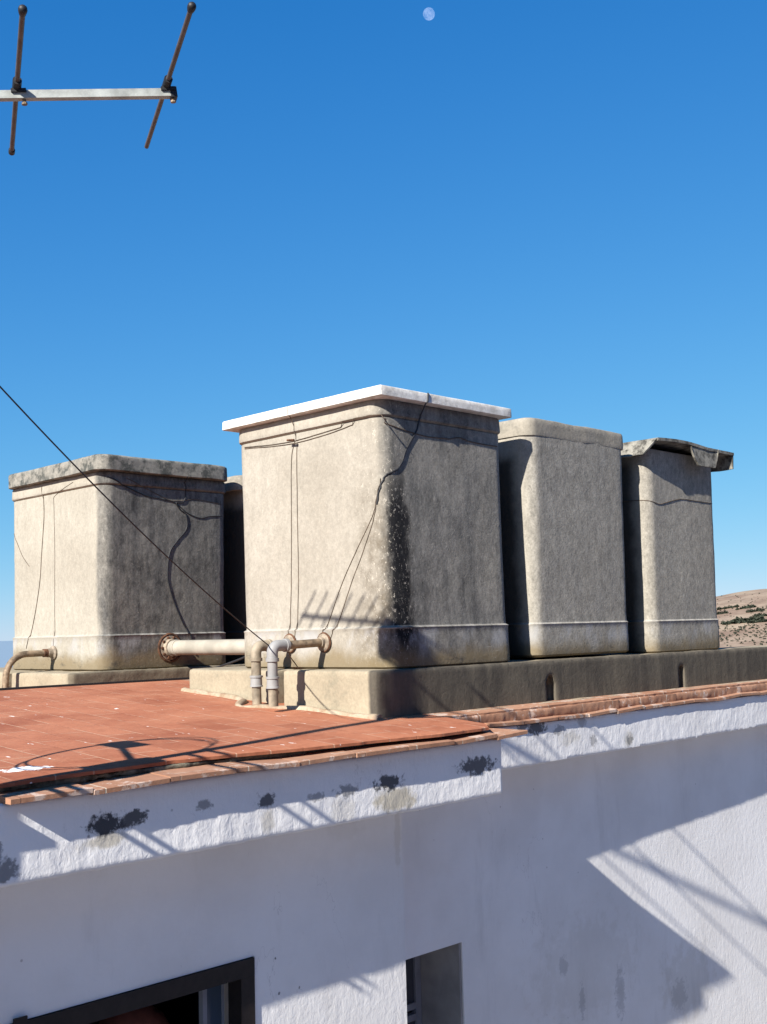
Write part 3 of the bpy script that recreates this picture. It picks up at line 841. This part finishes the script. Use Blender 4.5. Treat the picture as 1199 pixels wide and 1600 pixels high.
wire('drop_wire', 'left of two wires slanting from the mouldy corner down to the pipe flange', 'wire', fxw([(3.70, .70), (3.735, .63), (3.765, .55), (3.81, .48), (3.90, .36), (4.0, .21), (4.075, .07), (4.115, 0.0), (4.13, -.035)]), .0023, M['wire'], 'wires hanging down the front tank', on='main')
wire('drop_wire', 'right of two wires slanting from the mouldy corner down to the pipe flange', 'wire', fxw([(3.70, .70), (3.73, .64), (3.757, .55), (3.785, .48), (3.86, .34), (3.935, .21), (4.0, .08), (4.045, 0.0), (4.062, -.035)]), .0023, M['wire'], 'wires hanging down the front tank', on='main')
wire('black_cable', 'thick black cable curving from under the white lid down to the mouldy corner', 'cable',
     smooth_pts([(4.05, 3.676, 1.138), (4.045, 3.672, 1.10), (4.04, 3.672, 1.075), (4.03, 3.680, 1.0), (4.02, 3.69, .955), (3.975, 3.696, .90), (3.93, 3.698, .84), (3.91, 3.698, .795), (3.875, 3.699, .755), (3.83, 3.70, .735), (3.772, 3.712, .715), (3.750, 3.745, .66), (3.746, 3.772, .585)], 8), .0042, M['cable'], None, 8, on='main')
# cables on the stained side of the left tank
yl = 6.160
wire('hanging_cable', 'black cable hanging in a wavy line down the stained side of the left tank', 'cable',
     smooth_pts([(4.385, 6.11, 1.0), (4.395, yl-.004, .97), (4.402, yl, .90), (4.38, yl, .86), (4.33, yl, .852), (4.36, yl, .81), (4.405, yl, .78), (4.41, yl, .69), (4.34, yl, .61), (4.285, yl, .54), (4.265, yl, .45), (4.265, yl, .36), (4.29, yl, .27), (4.335, yl, .165), (4.38, yl, .08), (4.43, yl-.03, .0), (4.47, yl-.05, -.13)], 8), .0040, M['cable'], None, 8, on='left')
wire('tie_wire', 'dark wire strung across the stained side of the left tank under its lid', 'wire',
     smooth_pts([(3.83, 6.18, .985), (3.95, yl+.004, .935), (4.10, yl, .885), (4.21, yl, .872), (4.32, yl, .852), (4.42, yl, .79), (4.52, yl, .765), (4.60, yl, .78), (4.70, yl, .785)], 8), .0032, M['cable'], on='left')
wire('tie_wire', 'second fainter wire running across the top of the left tank side', 'wire',
     smooth_pts([(3.95, 6.17, .985), (4.12, yl+.002, .925), (4.27, yl, .87), (4.36, yl, .868), (4.48, yl, .885), (4.70, yl, .865)], 8), .0022, M['wire'], on='left')
def gx(z): return 3.80-.012*max(0, min(1, (z-.016)/.95))-.009-(.014 if z < .016 else 0)
wire('drop_wire', 'wavy wire hanging down the sunlit face of the left tank to the bent pipe', 'wire',
     smooth_pts([(gx(z), y, z) for y, z in ((6.898, 1.0), (6.888, .83), (6.90, .7), (6.94, .42), (7.0, .2), (7.06, .05), (7.11, -.06))], 6), .0028, M['wire'], on='left')
wire('drop_wire', 'faint straight wire hanging down the middle of the sunlit left tank face', 'wire',
     smooth_pts([(gx(z), y, z) for y, z in ((6.50, .985), (6.62, .955), (6.75, .92), (6.76, .86), (6.75, .6), (6.758, .3), (6.76, .02), (6.76, -.045))], 6), .0019, M['wire'], on='left')
wire('drop_wire', 'short loose wire slanting at the left margin of the left tank', 'wire',
     smooth_pts([(gx(z), y, z) for y, z in ((7.312, .72), (7.26, .66), (7.18, .56), (7.09, .485))], 6), .0022, M['wire'], on='left')
yf = 3.737
wire('tie_wire', 'thin wire sagging round the top of the rightmost tank', 'wire',
     smooth_pts([(5.97, 3.95, .745), (5.985, 3.78, .74), (6.05, yf, .735), (6.15, yf, .72), (6.26, yf, .74), (6.40, yf, .765), (6.55, yf, .765), (6.84, yf, .76)], 6), .0026, M['wire'], on='far')
# long guy wire from the mast down to the twin pipes
A_, B_ = Vector((1.085, 3.13, 1.20)), Vector((3.445, 4.16, -.068))
pts = []
for i in range(41):
    t = i/40; p = A_.lerp(B_, t); p.z -= .07*4*t*(1-t); pts.append(p)
wire('guy_wire', 'long thin black wire slanting down from the upper left to the twin pipes', 'wire', pts, .0027, M['cable'], None, 8)
wire('loose_wire', 'loose wire end drooping below the grey pipe elbow', 'wire',
     smooth_pts([(3.50, 4.10, -.085), (3.55, 4.15, -.115), (3.64, 4.22, -.15), (3.70, 4.27, -.172)], 6), .003, M['wire'])
wire('loose_wire', 'dark cable slanting under the thick white pipe beside the left tank', 'cable',
     smooth_pts([(4.02, 4.86, -.02), (4.05, 5.1, -.12), (4.1, 5.45, -.19), (4.15, 5.75, -.25), (4.2, 5.95, -.30)], 6), .006, M['cable'], None, 8)

# ------------------------------------------------------------------ antenna on its mast (mast stands just outside the picture, its shadow falls on roof and tank)
MX, MY = 1.068, 3.115
ms = thing('antenna_mast', 'galvanised antenna mast strapped to a pier, its long shadow lying on the tiled roof', 'mast', (MX, MY, -.9))
bm = bmesh.new(); tube(bm, [(MX, MY, -.9), (MX, MY, 1.86)], .024, 16); obj('pole', bm, M['galv'], ms, 40)
bm = bmesh.new()
box(bm, .84, 1.425, 3.142, 3.166, -.370, -.352)
obj('bracket', bm, M['iron'], ms, 0)
bm = bmesh.new(); box(bm, MX-.05, MX+.05, MY-.05, MY+.05, .20, .34, bev=.008); obj('junction_box', bm, M['blackpl'], ms, 40)
bm = bmesh.new(); tube(bm, [(MX, MY, .30), (1.09, 3.46, .43)], .010, 8); box(bm, 1.06, 1.12, 3.36, 3.50, .40, .46); obj('amplifier', bm, M['blackpl'], ms, 0)
bm = bmesh.new(); pts = []
for k in range(60):
    a = 2*math.pi*k/26
    pts.append((1.09+.012*math.sin(k*.4), 3.30+(.19+.012*math.sin(k*.23))*math.cos(a), .36+(.27+.02*math.sin(k*.31))*math.sin(a)))
tube(bm, smooth_pts(pts, 3), .0042, 6); obj('cable_coil', bm, M['cable'], ms, 60)
bm = bmesh.new()
for z, y0_ in ((.03, 2.97), (.075, 2.96), (.46, 2.84), (.53, 2.82)):
    bm = bmesh.new(); tube(bm, [(MX, MY, z), (MX-.02, y0_, z)], .009, 8); obj('stay_bar', bm, M['galv'], ms, 40)
bm = bmesh.new(); box(bm, MX-.06, MX+.08, MY-.02, MY+.10, 1.66, 1.78, bev=.01); obj('rotator', bm, M['blackpl'], ms, 40)

def rod(bm, c, d, a, b_, r): tube(bm, [Vector(c)+d*a, Vector(c)+d*b_], r, 12)
# upper aerial, only its shadow shows on the big tank
up = thing('tv_antenna', 'small many-element aerial on the mast top casting the comb-like shadow on the tank', 'antenna', (MX, MY, 1.80), 'aerials on the mast')
bd = Vector((.10, .99, .02)).normalized(); ed = Vector((.955, -.29, 0)).normalized()
O = Vector((MX-.03, MY, 1.800))
bm = bmesh.new(); tube(bm, [O-bd*.05, O+bd*.66], .011, 8); bo = obj('boom', bm, M['alu'], up, 40)
for k in range(8):
    bm = bmesh.new(); rod(bm, O+bd*(.645-.088*k), ed, -.08, .19, .0055); obj('element', bm, M['rod'], bo, 40)

# the aerial at the upper left of the picture
va = thing('tv_antenna', 'weathered aerial boom with two crossing rods against the blue sky at upper left', 'antenna', (MX, MY, 1.42), 'aerials on the mast')
tip = Vector((1.840, 2.608, 1.532)); bd = Vector((.873, -.470, .128)).normalized()
ed = Vector((.41, .905, -.11)).normalized()
side = bd.cross(Vector((0, 0, 1))).normalized(); upv = side.cross(bd).normalized()
def bar(bm, a, b_, w, h):
    a, b_ = Vector(a), Vector(b_); vs = []
    for p in (a, b_):
        vs.append([bm.verts.new(p+side*sx*w/2+upv*sz*h/2) for sx, sz in ((-1, -1), (1, -1), (1, 1), (-1, 1))])
    for j_ in range(4): bm.faces.new((vs[0][j_], vs[0][(j_+1) % 4], vs[1][(j_+1) % 4], vs[1][j_]))
    bm.faces.new(vs[0]); bm.faces.new(vs[1][::-1])
bm = bmesh.new(); bar(bm, tip-bd*.93, tip-bd*.014, .022, .0225); bo = obj('boom', bm, M['alu'], va, 30)
bm = bmesh.new(); bar(bm, tip-bd*.016, tip+bd*.002, .028, .030); obj('end_cap', bm, M['blackpl'], bo, 30)
for L_, na, fa, cap_far in ((.026, -.372, .335, False), (.432, -.350, .338, True), (.70, -.39, .36, True)):
    c = tip-bd*L_+upv*.018
    e = ed if L_ < .3 else Vector((.425, .90, -.115)).normalized()
    bm = bmesh.new(); rod(bm, c, e, na, fa, .0070); r_ = obj('element', bm, M['rod'], va, 40)
    bm = bmesh.new(); lathe(bm, c+e*(na-.014), e, [(0, .002), (.002, .008), (.006, .0105), (.012, .0115), (.020, .0105), (.028, .009), (.029, .007)], 14)
    obj('end_cap', bm, M['blackpl'], r_, 40)
    if cap_far: bm = bmesh.new(); rod(bm, c, e, fa-.012, fa+.006, .0095); obj('end_cap', bm, M['blackpl'], r_, 40)
    bm = bmesh.new(); rod(bm, c, e, -.045, .006, .0122)
    bar(bm, c-bd*.016-upv*.009, c+bd*.024-upv*.009, .034, .010)
    obj('clip', bm, M['blackpl'], r_, 40)
    bm = bmesh.new(); lathe(bm, c+bd*.016-upv*.026, -upv, [(0, .005), (.012, .005), (.013, .008), (.018, .008), (.019, .003)], 8); obj('bolt', bm, M['iron'], r_, 40)
bm = bmesh.new(); box(bm, MX-.045, MX+.045, MY-.075, MY+.02, 1.385, 1.455); obj('mounting_clamp', bm, M['iron'], va, 0)

# pier with coping that the mast is strapped to
pr = thing('chimney_pier', 'whitewashed pier with a flat coping just left of the view beside the eave', 'pier', (1.0, 3.35, -12))
bm = bmesh.new(); box(bm, .70, .96, 3.132, 3.40, ZB, -.2305); obj('shaft', bm, M['wall_l'], pr, 0)
bm = bmesh.new(); box(bm, .66, 1.0, 3.10, 3.44, -.230, -.165, bev=.008); obj('coping', bm, M['cream_mortar'], pr, 30)

# unseen house-shaped block added behind the viewer to cut and tint sky light
nb = thing('sky_blocker', 'unseen lilac house block added behind the viewer to cut and tint sky light', 'house', (4, -4, -3))
bm = bmesh.new(); box(bm, -3.5, 11, -7, -2.6, -2.96, 3.3); obj('wall', bm, M['blocker_tint'], nb, 0)
bm = bmesh.new(); box(bm, -3.7, 11.2, -7.2, -2.4, 3.304, 3.5); obj('roof', bm, M['tiles'], nb, 0)  # top of the added sky blocker
bm = bmesh.new(); box(bm, 1.0, 1.9, -2.598, -2.56, -2.948, -.9); obj('blocker_door', bm, M['frame'], nb, 0)

# ------------------------------------------------------------------ terrain
def gheight(r, a):
    """ground height at range r, heading a (degrees)"""
    v = Vector((r*math.cos(R(a)), r*math.sin(R(a)), 0))
    base = -12-18*min(1, r/400)
    sea = max(0, min(1, (a-40)/12)) if a <= 180 else max(0, min(1, (330-a)/30))
    base -= sea*40*min(1, max(0, (r-500)/700))
    zr = 41-.34*(a-23.2)**2
    if -5 < a < 45:
        s = max(0, min(1, (r-820)/700)); s = s*s*(3-2*s)
        z = base+(max(zr, -60)-base)*s if zr > base else base
        if r > 1520: z -= (r-1520)*.05
        z += s*(5*noise.noise(v*.006)+2*noise.noise(v*.02))
        return max(z, -70)
    return base
bm = bmesh.new()
heads = [i*1.0 for i in range(0, 360, 6)]
fine = [15+.25*i for i in range(0, 105)]
heads = sorted(set([h for h in heads if not 15 <= h <= 41]+fine))
rads = [0.5, 6, 14, 30, 60, 120, 220, 350, 500, 650]+[780+14*i for i in range(75)]+[1900, 2200, 2600, 3200]
rows = []
for r in rads:
    rows.append([bm.verts.new((r*math.cos(R(a)), r*math.sin(R(a)), gheight(r, a))) for a in heads])
n = len(heads)
for A_, B_ in zip(rows, rows[1:]):
    for j_ in range(n): bm.faces.new((A_[j_], A_[(j_+1) % n], B_[(j_+1) % n], B_[j_]))
bm.faces.new(rows[0])
b = NB('dry_hillside'); 
f = b.noise(.02, 6, .65); g = b.noise(.13, 5, .7); h = b.noise(.006, 4)
col = b.mix(b.ramp(f, .35, .65), (.20, .138, .10), (.29, .22, .16))
col = b.mix(b.math('MULTIPLY', b.ramp(g, .5, .68), .6), col, (.12, .093, .068))
col = b.mix(b.math('MULTIPLY', b.ramp(h, .5, .62), .6), col, (.36, .295, .205))
go = obj('ground', bm, b.finish(col, .95, None, spec=.1), None, 60)
tag(go, None, None, None, 'structure')

bm = bmesh.new(); n = 72
c = bm.verts.new((0, 0, -58)); prev = None
ring = [bm.verts.new((90000*math.cos(2*math.pi*k/n), 90000*math.sin(2*math.pi*k/n), -58)) for k in range(n)]
for k in range(n): bm.faces.new((c, ring[k], ring[(k+1) % n]))
b = NB('sea_water')
sea = b.finish((.20, .27, .33), .6, b.bump(b.noise(.08, 4, stretch=(1, 1, 1)), 1.5, .4), spec=.35)
tag(obj('sea', bm, sea, None, 0), None, None, None, 'structure')

bm = bmesh.new(); box(bm, -6, 12, -7, 3.1, -3.1, -2.95)
tag(obj('terrace_pavement', bm, M['pave'], None, 0), None, None, None, 'structure')

# bushes on the far hillside
def leaf_mat(name, c):
    b = NB(name); f = b.noise(.5, 4)
    return b.finish(b.mix(b.ramp(f, .3, .7), tuple(x*.6 for x in c), tuple(x*1.3 for x in c)), .9, None, spec=.1)
M['leaf'] = leaf_mat('scrub_leaves', (.034, .040, .028))
def bush_bm(bm, c, rx, ry, rzz, n, rnd):
    for k in range(n):
        u = Vector((rnd.gauss(0, 1), rnd.gauss(0, 1), rnd.gauss(0, 1))).normalized()*rnd.uniform(.35, 1)
        p = Vector((c[0]+u.x*rx, c[1]+u.y*ry, c[2]+abs(u.z)*rzz*1.0))
        s = rnd.uniform(.35, .8)*min(rx, rzz)
        q = Matrix.Rotation(rnd.uniform(0, 6.28), 3, Vector((rnd.random()-.5, rnd.random()-.5, rnd.random()-.5)))
        vs = [bm.verts.new(p+q @ Vector((a*s, b_*s, 0))) for a, b_ in ((-.5, -.3), (.1, -.6), (.6, .1), (.1, .6), (-.5, .35))]
        bm.faces.new(vs)
rnd = random.Random(11)
def march(el, a):
    r = 800
    while r < 1700:
        if gheight(r, a) >= el*r: return r
        r += 4
    return 1500
def far_point(a, el):
    r = march(el, a); return Vector((r*math.cos(R(a)), r*math.sin(R(a)), gheight(r, a)))
LAB = ['broad dark bush high on the bare slope nearest the tanks', 'pair of dark bushes on the slope left of the ridge crest', 'rounded dark tree on the slope touching the outline of the rightmost tank',
       'dark bush on the upper right of the hillside above the pale bare band', 'small dark bush low on the slope beside the rightmost tank', 'long dark hedge-like thicket across the middle of the hillside',
       'dark thicket at the right end of the long hedge on the hill', 'dark bush at the right frame edge above the long hedge']
CL = [(28.28, .0105, 9, 3.2), (27.47, .0098, 8, 3.4), (28.64, .0055, 6, 5), (27.06, .0068, 7, 4.5), (28.2, -.0022, 7, 3.2), (27.62, -.0018, 15, 5), (26.9, -.0020, 9, 4.2), (26.62, .0032, 9, 4.4)]
for (a, el, w_, h_), lab in zip(CL, LAB):
    p = far_point(a, el); bm = bmesh.new()
    q = Vector((-math.sin(R(a)), math.cos(R(a)), 0))
    for k in range(-3, 4):
        s = p+q*(k/3*w_)
        rr = math.hypot(s.x, s.y); aa = math.degrees(math.atan2(s.y, s.x))
        bush_bm(bm, (s.x, s.y, gheight(rr, aa)-.3), w_*.3, w_*.3, h_*rnd.uniform(.6, 1.1), 60, rnd)
    tag(obj('hillside_bush', bm, M['leaf'], None, 0), lab, 'bush', 'bushes on the far hillside')
bm = bmesh.new()
for k in range(330):
    a = rnd.uniform(25.8, 29.2); el = rnd.choice((rnd.uniform(-.021, -.004), rnd.uniform(-.014, -.004), rnd.uniform(-.004, .022)))
    p = far_point(a, el); s = rnd.uniform(.5, 1.4) if el > -.004 else rnd.uniform(.7, 1.8)
    bush_bm(bm, (p.x, p.y, p.z-.2), s, s, s*1.1, 14, rnd)
tag(obj('scrub', bm, M['leaf'], None, 0), 'small dark scrub dotted over the dry hillside', 'scrub', None, 'stuff')

# ------------------------------------------------------------------ moon
D = 20000.0; md = Vector((.653, .581, .486)).normalized()
bm = bmesh.new(); bmesh.ops.create_icosphere(bm, subdivisions=5, radius=D*9.6/1805*.9)
bmesh.ops.translate(bm, vec=md*D, verts=bm.verts)
b = NB('moon_dust')
f = b.noise(.018, 4, .6)
d = b.n('ShaderNodeBsdfDiffuse'); b.put(d.inputs[0], b.mix(b.ramp(f, .4, .6), (.045, .047, .05), (.078, .078, .078)))
tr = b.n('ShaderNodeBsdfTransparent'); ad = b.n('ShaderNodeAddShader')
b.l(d.outputs[0], ad.inputs[0]); b.l(tr.outputs[0], ad.inputs[1]); b.l(ad.outputs[0], b.out.inputs[0])
tag(obj('moon', bm, b.m, None, 180), 'pale daytime gibbous moon high in the blue sky', 'moon')

# ------------------------------------------------------------------ light
SUN = Vector((-4.85, -1.0, 3.15)).normalized()
el = math.asin(SUN.z); az = math.atan2(SUN.y, SUN.x)
sl = bpy.data.lights.new('sun', 'SUN'); sl.energy = 5.0; sl.angle = R(.5); sl.color = (1.0, .95, .875)
so = bpy.data.objects.new('sun', sl); COL.objects.link(so)
so.rotation_euler = (-SUN).to_track_quat('-Z', 'Y').to_euler()
W = bpy.data.worlds.new('World'); S.world = W; W.use_nodes = True
nt = W.node_tree; bg = nt.nodes['Background']
sk = nt.nodes.new('ShaderNodeTexSky'); sk.sky_type = 'NISHITA'; sk.sun_disc = False
sk.sun_elevation = el; sk.sun_rotation = math.pi/2-az
sk.altitude = 200; sk.air_density = .7; sk.dust_density = 0; sk.ozone_density = 10
def vm(op, a, b_):
    n_ = nt.nodes.new('ShaderNodeVectorMath'); n_.operation = op
    for i_, v_ in enumerate((a, b_)):
        if isinstance(v_, bpy.types.NodeSocket): nt.links.new(v_, n_.inputs[i_])
        else: n_.inputs[i_].default_value = v_
    return n_.outputs[0]
EXPO, STR = 1.1, .09
K = STR*2**EXPO
c_ = vm('MULTIPLY', sk.outputs[0], (K, K, K))                     # film-like shoulder so the horizon does not burn out
c_ = vm('DIVIDE', vm('MAXIMUM', vm('SUBTRACT', vm('MULTIPLY', c_, (.86, 1.30, 2.32)), (.035, 0, 0)), (0, 0, 0)), vm('ADD', vm('MULTIPLY', c_, (.35, 1.0, 1.95)), (1, 1, 1)))
c_ = vm('MULTIPLY', c_, (1/K, 1/K, 1/K))
nt.links.new(c_, bg.inputs[0]); bg.inputs[1].default_value = STR

# ------------------------------------------------------------------ camera
f_px, pitch, roll, head = 1804.7, 0.101936, -0.02633666, 0.78034562
fw = Vector((math.cos(pitch)*math.cos(head), math.cos(pitch)*math.sin(head), math.sin(pitch)))
r0 = Vector((math.sin(head), -math.cos(head), 0)); u0 = r0.cross(fw)
r1 = math.cos(roll)*r0+math.sin(roll)*u0; u1 = -math.sin(roll)*r0+math.cos(roll)*u0
cd = bpy.data.cameras.new('camera'); co = bpy.data.objects.new('camera', cd); COL.objects.link(co)
co.matrix_world = Matrix(((r1.x, u1.x, -fw.x, 0), (r1.y, u1.y, -fw.y, 0), (r1.z, u1.z, -fw.z, 0), (0, 0, 0, 1)))
cd.sensor_fit = 'VERTICAL'; cd.sensor_height = 24; cd.sensor_width = 18
cd.lens = 24*f_px/1600; cd.clip_start = .05; cd.clip_end = 200000
S.camera = co
S.view_settings.view_transform = 'Standard'; S.view_settings.look = 'None'
S.view_settings.exposure = EXPO; S.view_settings.gamma = 1.0
